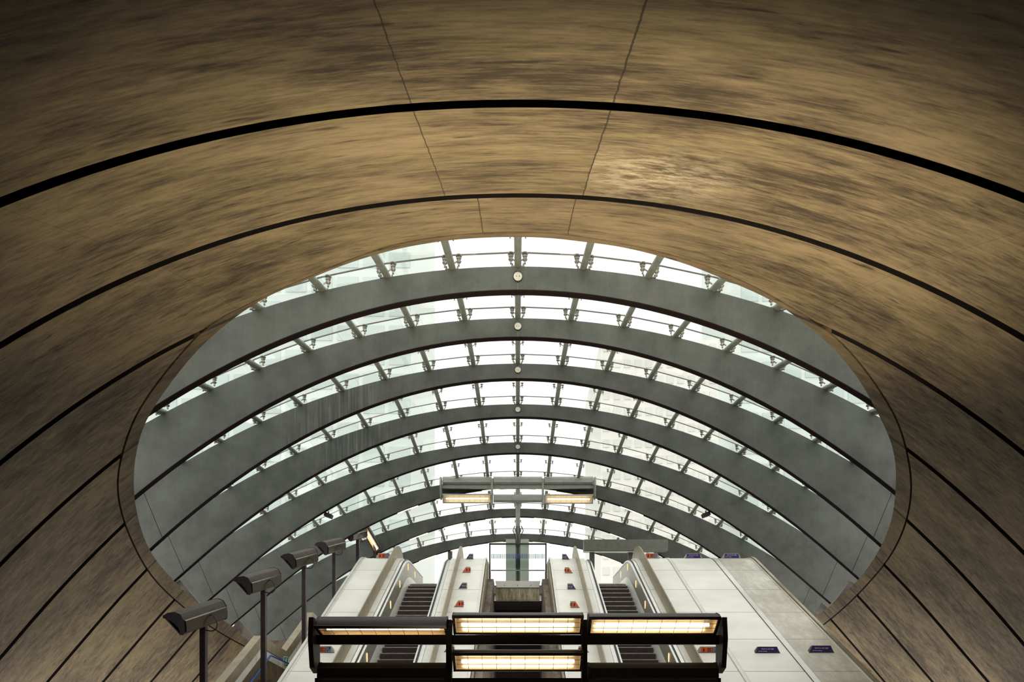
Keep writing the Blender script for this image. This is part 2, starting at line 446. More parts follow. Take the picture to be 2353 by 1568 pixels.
for k in range(8):
    z = ZK[k]
    mb = MB(); n = 60
    def web(mb, xs, lean0=0., lean1=0.):
        # vertical stations; the end stations may lean (cut square to the slope)
        rr = []
        for i, x in enumerate(xs):
            ln = lean0 if i == 0 else lean1 if i == len(xs) - 1 else 0.
            xt = x + ln
            rr.append([V(x, z, low(k, x)), V(xt, z, up(k, xt)), V(xt, z + TH, up(k, xt)), V(x, z + TH, low(k, x))])
        mb.rings(rr)
    for sg in (-1, 1):
        xs = [sg * (.008 + (XJ[k] - .008) * i / 40) for i in range(41)]
        rr = []
        for i, x in enumerate(xs):
            ln = sg * .55 * (i / 40) ** 2 * (.3 + .07 * XJ[k])
            rr.append([V(x, z, low(k, x)), V(x + ln, z, up(k, x + ln)), V(x + ln, z + TH, up(k, x + ln)), V(x, z + TH, low(k, x))])
        mb.rings(rr)
    rib = mb.build('canopy_rib', M['steel'], smooth=True)
    where = {0: 'nearest the concrete opening', 7: 'above the glass screen, farthest of all'}.get(k, 'counted from the concrete opening')
    tag(rib, f'{ORD[k]} grey green arched steel rib of the canopy, {where}', 'arched rib', 'canopy ribs')
    ribs.append(rib)
    for sg in (-1, 1):
        rr = []
        L0 = .55 * (.3 + .07 * XJ[k])
        for i in range(9):
            x = sg * (XJ[k] + .012 + (XE[k] - XJ[k]) * i / 8); ln = sg * L0
            rr.append([V(x, z, low(k, x)), V(x + ln, z, up(k, x + ln)), V(x + ln, z + TH, up(k, x + ln)), V(x, z + TH, low(k, x))])
        MB().rings(rr).build('rib_foot', M['steel'], rib)
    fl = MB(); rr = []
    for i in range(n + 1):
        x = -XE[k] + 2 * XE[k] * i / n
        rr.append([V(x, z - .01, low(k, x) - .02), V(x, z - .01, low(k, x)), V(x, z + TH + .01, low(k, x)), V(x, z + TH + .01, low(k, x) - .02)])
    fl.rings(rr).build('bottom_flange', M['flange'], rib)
    if k < 5:
        hc = (UK[k] + LK[k]) / 2 + .015; mb = MB()
        mb.cyl(V(0, z - .035, hc), V(0, z + .02, hc), .075, 24); mb.mi = 1
        for s_ in (-1, 1): mb.cyl(V(s_ * .027, z - .038, hc), V(s_ * .027, z - .03, hc), .008, 8)
        mb.cyl(V(0, z - .02, hc), V(0, z + .02, hc), .083, 24)
        mb.build('pin_cap', [M['cap'], M['black']], rib)
    if k >= 5:
        for x0, x1 in ((-4.7, -3.9), (-3.2, -2.3), (-1.4, -.7), (.7, 1.5), (2.4, 3.1), (4.0, 4.9)):
            a = [V(x0 + (x1 - x0) * i / 4, z + .03, low(k, x0 + (x1 - x0) * i / 4) - .045) for i in range(5)]
            MB().pipe(a, .02, 6).build('strip_light', M['strip'], rib)

# ------------------------------------------------------------------ purlin tubes, clamps and glass
def arcx(j, s=1.17, R=15.2): return R * math.sin(j * s / R) * 1.005
GH = .24
TOPZ = [8.64] + ZK
def uph(k, x):                                          # top line of station k (0 is over the concrete)
    return (6.72 - x * x / 27.) if k == 0 else up(k - 1, x)
cl = MB()
cl.cyl((0, 0, 0), (0, 0, -.014), .058, 10); cl.cyl((0, 0, -.014), (0, 0, -.05), .022, 8); cl.cyl((0, 0, -.05), (0, 0, -.07), .05, 8, .04)
cl.cyl((0, 0, -.07), (0, 0, -.11), .026, 8); cl.cyl((0, 0, -.11), (0, 0, -.135), .048, 8, .03); cl.cyl((0, 0, -.135), (0, 0, -.19), .018, 8)
cl.cyl((0, 0, -.09), (.085, 0, -.14), .013, 6)
clamp_double = cl.build('glass_clamp', M['clamp'])
cl = MB()
cl.cyl((0, 0, 0), (0, 0, -.012), .042, 8); cl.cyl((0, 0, -.012), (0, 0, -.06), .016, 8); cl.cyl((0, 0, -.06), (0, 0, -.08), .036, 8, .02); cl.cyl((0, 0, -.08), (0, 0, -.13), .013, 8)
cl.cyl((0, 0, -.07), (.085, 0, -.12), .010, 6)
clamp_single = cl.build('glass_clamp', M['clamp'])
protos = {id(clamp_double): 0, id(clamp_single): 0}
def put_clamp(proto, parent, loc, mirror, tilt):
    if protos[id(proto)] == 0: o = proto
    else: o = proto.copy(); COL.objects.link(o)
    protos[id(proto)] += 1
    o.parent = parent; o.location = loc; o.rotation_euler = (0, tilt, math.pi if mirror else 0)
NROW = [5, 7, 8, 8, 8, 8, 8, 8]
def side_word(j): return 'on the crown line' if j == 0 else f'{ORD[abs(j) - 1]} {"left" if j < 0 else "right"} of crown'
for r in range(8):
    z0, z1 = TOPZ[r], TOPZ[r + 1]
    gapname = 'between concrete edge and first rib' if r == 0 else f'between {ORD[r - 1]} and {ORD[r]} ribs'
    for j in range(-NROW[r], NROW[r] + 1):
        x = arcx(j)
        p0 = V(x, z0 + (TH if r else 0), uph(r, x) + .0); p1 = V(x, z1 + .02, uph(r + 1, x) + .0)
        if r == 0: p0.z += .02
        else: p0 = V(x, z0 + TH * .5, uph(r, x) + .068)
        p1 = V(x, z1 + .05, uph(r + 1, x) + .068)
        root = p1
        mb = MB(); mb.cyl(p0 - root, p1 - root, .062, 14)
        mb.mi = 1
        for s_ in (-1, 1): mb.cyl(Vector((s_ * .10, -.02, -.05)), Vector((s_ * .10, -.02, .0)), .016, 6)
        mb.box((0, -.02, -.055), (.24, .05, .02))
        t = mb.build('purlin_tube', [M['tube'], M['clamp']], smooth=True); t.location = root
        tag(t, f'round steel purlin tube {side_word(j)}, {gapname}', 'purlin tube', f'purlin tubes {gapname}')
        for s_ in (-1, 1):
            for proto, zc in ((clamp_double, z1 - .02), (clamp_single, z1 - .98)):
                if zc < z0 + .1: continue
                f_ = (zc - z0) / (z1 - z0); xc = x + s_ * .125
                hh = (1 - f_) * uph(r, xc) + f_ * uph(r + 1, xc) + GH - .012
                put_clamp(proto, t, V(xc, zc, hh) - root, s_ > 0, 0)
    # glass of this row
    mb = MB(); jl = MB()
    xs = [arcx(j) for j in range(-NROW[r], NROW[r] + 1)]
    ext = 1.1 if NROW[r] < 8 else 1.6
    xs = [xs[0] - ext] + xs + [xs[-1] + ext]
    for xa, xb in zip(xs, xs[1:]):
        a, b = xa + .008, xb - .008
        q = [V(a, z0 + .008, uph(r, a) + GH), V(b, z0 + .008, uph(r, b) + GH), V(b, z1 - .008, uph(r + 1, b) + GH), V(a, z1 - .008, uph(r + 1, a) + GH)]
        mb.rings([q, [p + Vector((0, 0, .02)) for p in q]])
        jl.rings([[V(x_, z1 + dz, uph(r + 1, x_) + GH + dh) for dz, dh in ((-.005, -.002), (.005, -.002), (.005, .022), (-.005, .022))] for x_ in (xa, xb)])
    w = struct(mb.build(f'window_{r + 1}', M['glass']), f'row of clear glass panes {gapname}', 'window')
    jl.build('glazing_joint', M['sil'], w)

# ------------------------------------------------------------------ escalators and their decks
ZB = 24.3
def path(c, z0, z1, r=.75, zb=ZB):
    pts = []
    hflat = T30 * zb - c
    n = 10
    zs_ = [z0, (z0 + zb - r) / 2] + [zb - r + 2 * r * i / n for i in range(n + 1)] + [z1]
    for z in zs_:
        if z <= zb - r: h = T30 * z - c
        elif z >= zb + r: h = hflat
        else:
            t = (z - zb + r) / (2 * r); h = (T30 * (zb - r) - c) * (1 - t)**2 + 2 * t * (1 - t) * hflat + t * t * hflat
        pts.append((z, h))
    return pts
CS = 10.06                                              # step line
Z0 = 14.2
def esc(sg, label, ):
    root = empty('escalator', V(sg * 3.52, 14.6, -1.6), label, 'escalator', 'escalators')
    A = lambda o: adopt(o, root)
    X = lambda u: sg * u
    P = path(CS, Z0, 28.3)
    # steps
    n = 27
    zf = ZB + .02; hf = HL
    zz = zf; hh = hf; rises = [.05, .11, .17] + [.2] * 40
    for i in range(n):
        rise = rises[i]; run = .3464
        mb = MB(); x0, x1 = sorted((X(2.96), X(4.06)))
        prof = [(zz + .02, hh), (zz - .0, hh - .004), (zz - .006, hh - .02), (zz + .012, hh - rise * .6), (zz + .03, hh - rise - .03), (zz + .36, hh - rise - .03), (zz + .36, hh)]
        mb.prism(prof, lambda p: V(x0, *p), lambda p: V(x1, *p))
        mb.mi = 1
        mb.span(V(x0, zz - .009, hh - .022), V(x1, zz + .03, hh + .002))
        A(mb.build('step', [M['step'], M['nose']]))
        zz -= run; hh -= rise
    # comb plate
    mb = MB(); x0, x1 = sorted((X(2.96), X(4.06)))
    mb.span(V(x0, ZB + .02, HL - .1), V(x1, ZB + .5, HL + .005)); mb.mi = 1
    mb.span(V(x0, ZB + .0, HL - .03), V(x1, ZB + .03, HL + .03))
    A(mb.build('comb_plate', [M['brush'], M['cap']]))
    for side, pts in (('outer', [(4.06, -.12), (4.06, .02), (4.19, .36), (4.22, .98), (4.40, 1.0)]), ('inner', [(2.96, -.12), (2.96, .02), (2.85, .36), (2.76, .98), (2.55, 1.0)])):
        o = 1 if side == 'outer' else -1
        (a0, b0), (a1, b1), (a2, b2), (a3, b3), (a4, b4) = pts
        A(sweep(MB(), [(X(a0), b0), (X(a0 + o * .02), b0), (X(a0 + o * .02), .04), (X(a0), .04)], P).build('skirt', M['rubber'], smooth=True))
        A(sweep(MB(), [(X(a1), .04), (X(a2), b2), (X(a2 + o * .03), b2), (X(a1 + o * .03), .04)], path(CS, Z0, 26.2)).build('skirt_panel', M['trim'], smooth=True))
        A(sweep(MB(), [(X(a2 + o * .008), b2), (X(a3), b3 - .03), (X(a3 + o * .05), b3 - .03), (X(a2 + o * .05), b2)], P).build('balustrade_panel', M['brush'], smooth=True))
        A(sweep(MB(), [(X(a3 - o * .015), b3 - .03), (X(a3 - o * .015), b3 + .02), (X(a3 + o * .04), b3 + .03), (X(a3 + o * .06), b3 - .03)], P).build('inner_rail', M['silver'], smooth=True))
        A(sweep(MB(), [(X(a3 + o * .045), b3 - .02), (X(a3 + o * .04), b3 + .05), (X(a3 + o * .06), b3 + .075), (X(a3 + o * .09), b3 + .05), (X(a3 + o * .09), b3 - .02)], P).build('handrail', M['rubber'], smooth=True))
        A(sweep(MB(), [(X(a3 + o * .08), b3 - .04), (X(a3 + o * .08), b3 + .025), (X(a4), b4 + .03), (X(a4), b4 - .04)], path(CS, Z0, 27.6)).build('outer_rail', M['silver'], smooth=True))
        # panel lamps
        u = (a2 + a3) / 2
        for zl in (16.1, 17.75, 19.4, 21.05, 22.7, 24.4, 26.0):
            h0 = (T30 * zl - CS if zl < ZB else HL) + .67
            mb = MB(); R = Matrix.Rotation(.5, 3, 'X'); xx = X(u - o * .006)
            poly = [(.13 * math.cos(2 * math.pi * i / 16) * .11, .13 * math.sin(2 * math.pi * i / 16)) for i in range(16)]
            mb.prism(poly, lambda p: V(xx - .012, zl + p[0] * 2., h0 + p[1]), lambda p: V(xx + .012, zl + p[0] * 2., h0 + p[1]))
            A(mb.build('panel_light', M['amber']))
    return root
esc(-1, 'escalator on the left of the glass screen, dark steps between steel balustrades')
esc(1, 'escalator on the right of the glass screen, dark steps beside the wide cladding')

CD = 9.0
def dk(z):
    for (a, ha), (b, hb) in zip(DPATH, DPATH[1:]):
        if a <= z <= b: return ha + (hb - ha) * (z - a) / (b - a)
DPATH = path(CD, Z0, 27., .55)
def upstand(u, parent, H=.5):
    mb = MB(); rr = []
    zs_ = [Z0 + (24.7 - Z0) * i / 30 for i in range(31)] + [24.7 + 1.0 * math.sin(math.pi / 2 * i / 14) for i in range(1, 15)]
    tp = path(CD - H, Z0, 28., .75)
    for z in zs_:
        hb = dk(z) - .04
        ht = ipol(tp, z)
        if z > 24.7: ht = hb + (ht - hb) * max(.02, math.sqrt(max(0, 1 - (z - 24.7)**2)))
        rr.append([V(u - .015, z, hb), V(u - .015, z, ht), V(u + .015, z, ht), V(u + .015, z, hb)])
    adopt(mb.rings(rr).build('upstand', M['bronze'], smooth=True), parent)
def edge_rail(a, b, parent, hgt=.03, m='trim', name='edge_trim'):
    adopt(sweep(MB(), [(a, -.01), (a, hgt), (b, hgt), (b, -.01)], DPATH).build(name, M[m], smooth=True), parent)
def deckbox(a, b, parent, m, dv=-1.3, name='cladding'):
    adopt(sweep(MB(), [(a, dv), (a, 0), (b, 0), (b, dv)], DPATH).build(name, M[m], smooth=True), parent)
# left bank
d = empty('cladding_deck', V(-5.2, 14.6, -1.6), 'white panelled sloping deck left of the left escalator, beside the stair', 'escalator deck', 'sloping decks')
deckbox(-5.93, -4.42, d, 'clad'); upstand(-4.61, d)
edge_rail(-5.96, -5.88, d, .05); edge_rail(-5.85, -5.815, d, .022); edge_rail(-4.72, -4.70, d, .012)
# middle banks
for sg, w in ((-1, 'left'), (1, 'right')):
    d = empty('cladding_deck', V(sg * 1.8, 14.6, -1.6), f'narrow white sloping deck with a column of small signs, just {w} of the glass screen', 'escalator deck', 'sloping decks')
    a, b = sorted((sg * 1.24, sg * 2.53)); deckbox(a, b, d, 'clad', -.75); upstand(sg * 2.19, d)
    a, b = sorted((sg * 1.20, sg * 1.26)); edge_rail(a, b, d, .045)
    a, b = sorted((sg * 1.14, sg * 1.2))
    adopt(sweep(MB(), [(a, -1.1), (a, -.12), (b, -.12), (b, -1.1)], DPATH).build('side_panel', M['bronze'], smooth=True), d)
# right bank
d = empty('cladding_deck', V(6.8, 14.6, -1.6), 'very wide white and scuffed sloping deck covering the right side, with two metal strips', 'escalator deck', 'sloping decks')
deckbox(4.42, 5.68, d, 'clad'); deckbox(5.685, 7.36, d, 'clad', name='cladding'); deckbox(7.40, 8.9, d, 'clad2', name='scuffed_cladding')
upstand(4.60, d)
edge_rail(5.655, 5.675, d, .012, 'brush', 'cover_strip'); edge_rail(5.675, 5.77, d, .02, 'trim', 'cover_strip'); edge_rail(5.77, 5.785, d, .012, 'brush', 'cover_strip')
edge_rail(7.345, 7.362, d, .014, 'black', 'cover_strip'); edge_rail(7.362, 7.53, d, .02, 'trim', 'cover_strip'); edge_rail(7.53, 7.542, d, .012, 'black', 'cover_strip')
edge_rail(8.86, 8.95, d, .07, 'bronze'); edge_rail(8.80, 8.83, d, .03); edge_rail(4.70, 4.72, d, .012)

# ------------------------------------------------------------------ deck signs
def text(body, size, loc, mat, parent, align='LEFT', name='lettering', sp=1.0):
    c = bpy.data.curves.new(name, 'FONT'); c.body = body; c.size = size; c.align_x = align; c.extrude = .0015; c.space_line = sp
    c.materials.append(mat)
    o = bpy.data.objects.new(name, c); COL.objects.link(o)
    bpy.context.view_layer.update()
    me = bpy.data.meshes.new_from_object(o.evaluated_get(bpy.context.evaluated_depsgraph_get()))
    bpy.data.objects.remove(o); me.name = name
    if not me.materials: me.materials.append(mat)
    o = bpy.data.objects.new(name, me); COL.objects.link(o); o.parent = parent
    o.location = loc; o.rotation_euler = (math.pi / 2, 0, 0); return o
def sign(xl, xr, yt, yb, kind, shape, label, group):
    z = CD * F / (yb - 740.) if yb > 1277.5 else 24.42
    z = min(z, 24.42)
    x = ((xl + xr) / 2 - CX) * z / F; w = (xr - xl) * z / F; h = (yb - yt) * z / F
    base = dk(z) - .005
    hz = (HY - yb) * z / F
    root = empty('deck_sign', V(x, z, base), label, 'sign', group)
    e = min(.32 * w, h * .62) if shape == 'sym' else h * .62
    wl = -w / 2; wr = w / 2
    if shape == 'sym': tl, tr = wl + e * .75, wr - e * .75
    elif shape == 'left': tl, tr = wl + e, wr          # slanted on its left
    else: tl, tr = wl, wr - e
    dep = .14
    mb = MB()
    f0 = [Vector((wl, -.0, 0)), Vector((wr, -.0, 0)), Vector((tr, .01, h)), Vector((tl, .01, h))]
    b0 = [Vector((wl, dep, .04)), Vector((wr, dep, .04)), Vector((tr, dep * .8, h * .97)), Vector((tl, dep * .8, h * .97))]
    mb.rings([f0, b0])
    mb.mi = 1; mb.span((wl, -.006, -.03), (wr, .05, .018))
    mat = M['signgrey'] if kind != 'purple' else M['signdark']
    if kind == 'purple' and yb < 1280: mat = M['signgrey']
    mb.build('sign_body', [mat, M['signdark']], root)
    def fpoly(x0, x1, z0, z1, m, name='sign_face'):
        def xx(x, z_):                                    # keep the face inside the slanted ends
            lo = wl + (tl - wl) * z_ / h + .012; hi = wr + (tr - wr) * z_ / h - .012
            return min(max(x, lo), hi)
        pts = [(xx(x0, z0), z0), (xx(x1, z0), z0), (xx(x1, z1), z1), (xx(x0, z1), z1)]
        return MB().prism(pts, lambda p: Vector((p[0], -.004 + p[1] * .04, p[1])), lambda p: Vector((p[0], .004 + p[1] * .04, p[1]))).build(name, m, root)
    def figure(cx, cz, s):
        mb = MB()
        mb.cyl((cx, -.006 + cz * .04, cz + .33 * s), (cx, -.001 + cz * .04, cz + .33 * s), .11 * s, 12)
        mb.prism([(cx - .16 * s, cz - .45 * s), (cx + .12 * s, cz - .45 * s), (cx + .2 * s, cz + .1 * s), (cx + .05 * s, cz + .22 * s), (cx - .14 * s, cz + .18 * s)],
                 lambda p: Vector((p[0], -.006 + p[1] * .04, p[1])), lambda p: Vector((p[0], -.001 + p[1] * .04, p[1])))
        mb.build('pictogram', M['black'], root)
    def bars(x0, x1, zc, hh, n=3):
        mb = MB()
        for i in range(n):
            zz_ = zc + hh * (.5 - (i + .5) / n)
            mb.span((x0, -.007 + zz_ * .04, zz_ - hh * .09), (x1 - (x1 - x0) * (.15 if i == 1 else 0), -.001 + zz_ * .04, zz_ + hh * .09))
        mb.build('print_line', M['black'], root)
    a, b = h * .16, h * .86
    if kind == 'both':
        span_ = (tr - tl) * .98; X0 = tl + .01; X1 = tr - .01
        fpoly(X0, X0 + span_ * .30, a, b, M['orange']); fpoly(X0 + span_ * .31, X0 + span_ * .64, a, b, M['orange']); fpoly(X0 + span_ * .65, X1, a, b, M['navy'])
        figure(X0 + span_ * .15, (a + b) / 2, (b - a) * .95); bars(X0 + span_ * .36, X0 + span_ * .6, (a + b) / 2, (b - a) * .85)
        text('Please\nstand on\nthe right', (b - a) * .30, (X0 + span_ * .68, -.008 + (a + b) * .02, b - (b - a) * .30), M['white'], root)
    elif kind == 'orange':
        fpoly(wl, wr, a, b * .95, M['orange'])
        m0 = (tl + tr) / 2 if shape == 'sym' else (tr - (tr - tl) * .5 if shape == 'left' else tl + (tr - tl) * .5)
        k = 1 if shape == 'left' else -1
        figure(m0 - k * .045, (a + b) / 2, (b - a) * .8); bars(m0 + k * .06 - .04, m0 + k * .06 + .04, (a + b) / 2, (b - a) * .6)
    elif kind == 'navy':
        fpoly(wl, wr, a, b * .95, M['navy'])
        text('Please stand\non the right', (b - a) * .26, ((tl + tr) / 2, -.008 + (a + b) * .02, (a + b) / 2), M['white'], root, 'CENTER')
    else:
        fpoly(wl + (wr - wl) * .10, wr - (wr - wl) * .10, a * .7, b * 1.04, M['purple'])
        text('Stand on the right', (b - a) * .36, ((tl + tr) / 2, -.008 + (a + b) * .02, a + (b - a) * .60), M['white'], root, 'CENTER')
        text('No smoking', (b - a) * .28, (tl + (tr - tl) * .12, -.008 + a * .05, a + (b - a) * .14), M['white'], root)
        bpy.context.view_layer.update()
        mb = MB(); n_ = 16; cx_, cz_, r_ = tl + (tr - tl) * .05, a + (b - a) * .22, (b - a) * .12
        mb.rings([[Vector((cx_ + rr_ * math.cos(2 * math.pi * i / n_), yy_ + .04 * cz_, cz_ + rr_ * math.sin(2 * math.pi * i / n_))) for i in range(n_)] for rr_, yy_ in ((r_, -.007), (r_ * .7, -.007))], True, False)
        mb.build('prohibition_ring', M['white'], root)
    # the printed faces are proud of the body; settle the sign on the deck
    return root
colL = [(1070, 1087.3, 1274, 1287.6, 'navy'), (1061.8, 1080.8, 1306, 1320, 'orange'), (1053, 1073, 1342, 1357, 'navy'), (1043, 1065, 1383, 1399, 'orange'), (1020, 1043, 1486, 1502.5, 'orange')]
colR = [(1291.8, 1309.4, 1275, 1289, 'navy'), (1298, 1316, 1307, 1321, 'orange'), (1304, 1324, 1344, 1358.5, 'navy'), (1311, 1332, 1385, 1400.7, 'orange'), (1330, 1353, 1488, 1503, 'orange')]
pos = ['topmost', 'second from the top', 'third from the top', 'fourth from the top', 'lowest of all']
for side, col_, shp in (('left', colL, 'left'), ('right', colR, 'right')):
    for i, (a, b, c, e, k) in enumerate(col_):
        sign(a, b, c, e, k, shp, f'small {k} sign on the deck {side} of the glass screen, {pos[i]}', f'small signs {side} of the glass screen')
sign(863, 900, 1263.5, 1276, 'both', 'sym', 'orange and navy sign at the top of the left deck, above the lamp posts', 'orange and navy signs')
sign(711, 768, 1488, 1504.5, 'both', 'sym', 'orange and navy sign low on the left deck, partly behind lamp rack', 'orange and navy signs')
sign(1479, 1517, 1263.5, 1276, 'both', 'sym', 'orange and navy sign at the top of the wide right deck', 'orange and navy signs')
sign(1603, 1658, 1489, 1504.5, 'both', 'sym', 'orange and navy sign low on the right deck, partly behind lamp rack', 'orange and navy signs')
sign(1573, 1614, 1264.5, 1276, 'purple', 'sym', 'indigo stand on the right sign on deck top, next to orange sign', 'indigo signs on the right deck')
sign(1660, 1703, 1264, 1276, 'purple', 'sym', 'indigo stand on the right sign at deck top, nearest the curved corner', 'indigo signs on the right deck')
sign(1735, 1793, 1489.5, 1505, 'purple', 'sym', 'dark indigo sign low on the wide deck, left of the broad metal strip', 'indigo signs on the right deck')
sign(1859, 1917, 1487, 1504, 'purple', 'sym', 'dark indigo sign low on the wide deck, on the scuffed panels', 'indigo signs on the right deck')

# ------------------------------------------------------------------ shaft between the middle decks
mb = MB()
mb.rings([[V(x, z, h) for x, h in ((-1.13, -1.6), (-1.13, T30 * z - CD - .2 if z < ZB else HL + .2), (-.93, T30 * z - CD - .2 if z < ZB else HL + .2), (-.93, -1.6))] for z in (14.3, ZB, 25.2)])
struct(mb.build('wall_shaft_left', M['rough']), 'rough dark concrete wall of the shaft, left side', 'wall')
mb = MB()
mb.rings([[V(x, z, h) for x, h in ((.93, -1.6), (.93, T30 * z - CD - .2 if z < ZB else HL + .2), (1.13, T30 * z - CD - .2 if z < ZB else HL + .2), (1.13, -1.6))] for z in (14.3, ZB, 25.2)])
struct(mb.build('wall_shaft_right', M['rough']), 'rough dark concrete wall of the shaft, right side', 'wall')
mb = MB(); mb.span(V(-.93, 27.5, -1.6), V(.93, 27.6, 3.4)); mb.span(V(-1.0, 25.25, -1.6), V(-.93, 27.5, 3.4)); mb.span(V(.93, 25.25, -1.6), V(1.0, 27.5, 3.4))  # shaft end coloured black in place of its own shade
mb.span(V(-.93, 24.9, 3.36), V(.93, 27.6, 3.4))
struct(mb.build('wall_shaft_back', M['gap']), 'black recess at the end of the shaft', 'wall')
b_ = MB().span(V(-.84, 24.5, 3.39), V(.83, 24.9, 3.84)).build('lintel_beam', M['beamc']); struct(b_, 'stained concrete beam under the glass screen', 'beam')
mb = MB(); mb.prism([(-.87, 4.11), (.87, 4.11), (.81, 3.86), (-.81, 3.86)], lambda p: V(p[0], 24.44, p[1]), lambda p: V(p[0], 24.52, p[1]))
mb.mi = 1
for x in (-.51, -.01, .49): mb.cyl(V(x, 24.425, 3.94), V(x, 24.45, 3.94), .016, 8)
tag(mb.build('fascia_plate', [M['trim'], M['black']]), 'pale metal fascia plate with three bolts under the glass screen', 'plate')
g = empty('glass_screen', V(0, 24.4, 4.13), 'framed glass balustrade screen with blue striped band between the escalators', 'glass screen')
adopt(MB().span(V(-1.05, 24.42, 4.13), V(1.05, 24.44, 5.50)).build('glass_panel', M['glass2']), g)
mb = MB(); mb.span(V(-1.10, 24.38, 4.05), V(-1.05, 24.48, 5.54)); mb.span(V(1.05, 24.38, 4.05), V(1.10, 24.48, 5.54)); mb.span(V(-1.10, 24.38, 5.50), V(1.10, 24.48, 5.55))
adopt(mb.build('frame', M['post']), g)
mb = MB()
for i in range(58): x = -1.02 + i * .0355; mb.span(V(x, 24.412, 4.96), V(x + .016, 24.419, 5.14))
adopt(mb.build('striped_band', M['bluestripe']), g)
mb = MB(); mb.span(V(-1.04, 24.45, 4.50), V(1.04, 24.50, 4.54)); adopt(mb.build('rear_rail', M['greypost']), g)
tag(MB().span(V(-.50, 26.6, HL), V(.46, 26.95, 6.22)).build('panel_cabinet', M['panelbox']), 'pale grey green cabinet standing behind the glass screen', 'cabinet')

# ------------------------------------------------------------------ floodlights
PROF = [(-.20, .085), (-.12, .135), (0., .165), (.085, .145), (.125, .07), (.13, -.05), (.115, -.125), (.085, -.155), (.05, -.155)]
def floodlight(parent, mat4, L, s=1., lit=True, dim=False, name='floodlight', skin='hood', ref='refl'):
    """a trough lamp; length along local x, opening towards local -y and down; mat4 places it under the parent"""
    P = [(y * s, z * s) for y, z in PROF]
    n = len(P); inner = []
    cy = sum(p[0] for p in P) / n; cz = sum(p[1] for p in P) / n
    for y, z in P: inner.append((y + (cy - y) * .10, z + (cz - z) * .10))
    mb = MB(); ring = P + inner[::-1]
    mb.rings([[Vector((x, y, z)) for y, z in ring] for x in (-L / 2, L / 2)], True, True)
    hou = mb.build(name, M[skin], parent, smooth=True); hou.matrix_local = mat4
    for sx in (-1, 1):
        cap_ = [(y * 1.04, z * 1.04) for y, z in P] + [(.035 * s, -.06 * s), (-.01 * s, .0), (-.19 * s, .06 * s)]
        mb = MB(); mb.prism(cap_, lambda p: Vector((sx * L / 2, *p)), lambda p: Vector((sx * (L / 2 + .02), *p)))
        mb.build('end_cap', M['dark' if skin != 'greypost' else skin], hou)
    # dark frame round the opening
    T_ = Vector((0, *P[0])); Bm = Vector((0, *P[-1])); mid = (T_ + Bm) / 2
    mb = MB()
    mb.rings([[Vector((x, T_.y - .006, T_.z + .012 * s)), Vector((x, T_.y - .012, T_.z - .032 * s)), Vector((x, T_.y + .02, T_.z - .034 * s)), Vector((x, T_.y + .02, T_.z + .012 * s))] for x in (-L / 2 - .02, L / 2 + .02)])
    mb.rings([[Vector((x, Bm.y - .02, Bm.z - .005)), Vector((x, Bm.y - .02, Bm.z + .022 * s)), Vector((x, Bm.y + .01, Bm.z + .022 * s)), Vector((x, Bm.y + .01, Bm.z - .005))] for x in (-L / 2 - .02, L / 2 + .02)])
    for sx in (-1, 1):
        x0, x1 = sorted((sx * (L / 2 + .02), sx * (L / 2 - .02)))
        mb.rings([[Vector((x, T_.y - .008, T_.z)), Vector((x, T_.y + .03, T_.z)), Vector((x, Bm.y + .02, Bm.z)), Vector((x, Bm.y - .02, Bm.z))] for x in (x0, x1)])
    mb.build('front_frame', M['dark' if skin != 'greypost' else skin], hou)
    # side flank, polished
    mb = MB(); q = [(.128 * s, .06 * s), (.150 * s, .05 * s), (.146 * s, -.11 * s), (.118 * s, -.12 * s)]
    mb.rings([[Vector((x, *p)) for p in q] for x in (-L * .49, L * .49)]); mb.build('back_strip', M['chrome' if skin == 'hood' else skin], hou)
    rf = [(y + (cy - y) * .16, z + (cz - z) * .16) for y, z in P[1:]]
    mb = MB(); mb.rings([[Vector((x, y, z)) for y, z in rf] for x in (-L / 2 + .01, L / 2 - .01)], False, False)
    for sx in (-1, 1): mb.face([mb.vert(Vector((sx * (L / 2 - .012), y, z))) for y, z in inner])
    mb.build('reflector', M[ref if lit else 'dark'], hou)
    tb = MB(); c0 = Vector((0, -.01 * s, -.01 * s))
    tb.cyl(c0 + Vector((-L * .445, 0, 0)), c0 + Vector((L * .445, 0, 0)), .026 * s, 10)
    tb.build('lamp_tube', (M['tubeDim'] if dim else M['tubeE']) if lit else M['cap'], hou)
    mb = MB(); d1 = (Bm - T_)
    for i in range(8):
        x = -L * .39 + L * .78 * i / 7; off = Vector((x, -.014, 0))
        mb.cyl(T_ + d1 * .08 + off, Bm - d1 * .06 + off, .004 * s, 5)
    for f_ in (.36, .62): mb.cyl(T_ + d1 * f_ + Vector((-L / 2, -.014, 0)), T_ + d1 * f_ + Vector((L / 2, -.014, 0)), .004 * s, 5)
    mb.build('wire_guard', M['nose'], hou)
    return hou
def place(loc, rz=0., rx=0., ry=0.): return Matrix.Translation(loc) @ Matrix.Rotation(rz, 4, 'Z') @ Matrix.Rotation(ry, 4, 'Y') @ Matrix.Rotation(rx, 4, 'X')

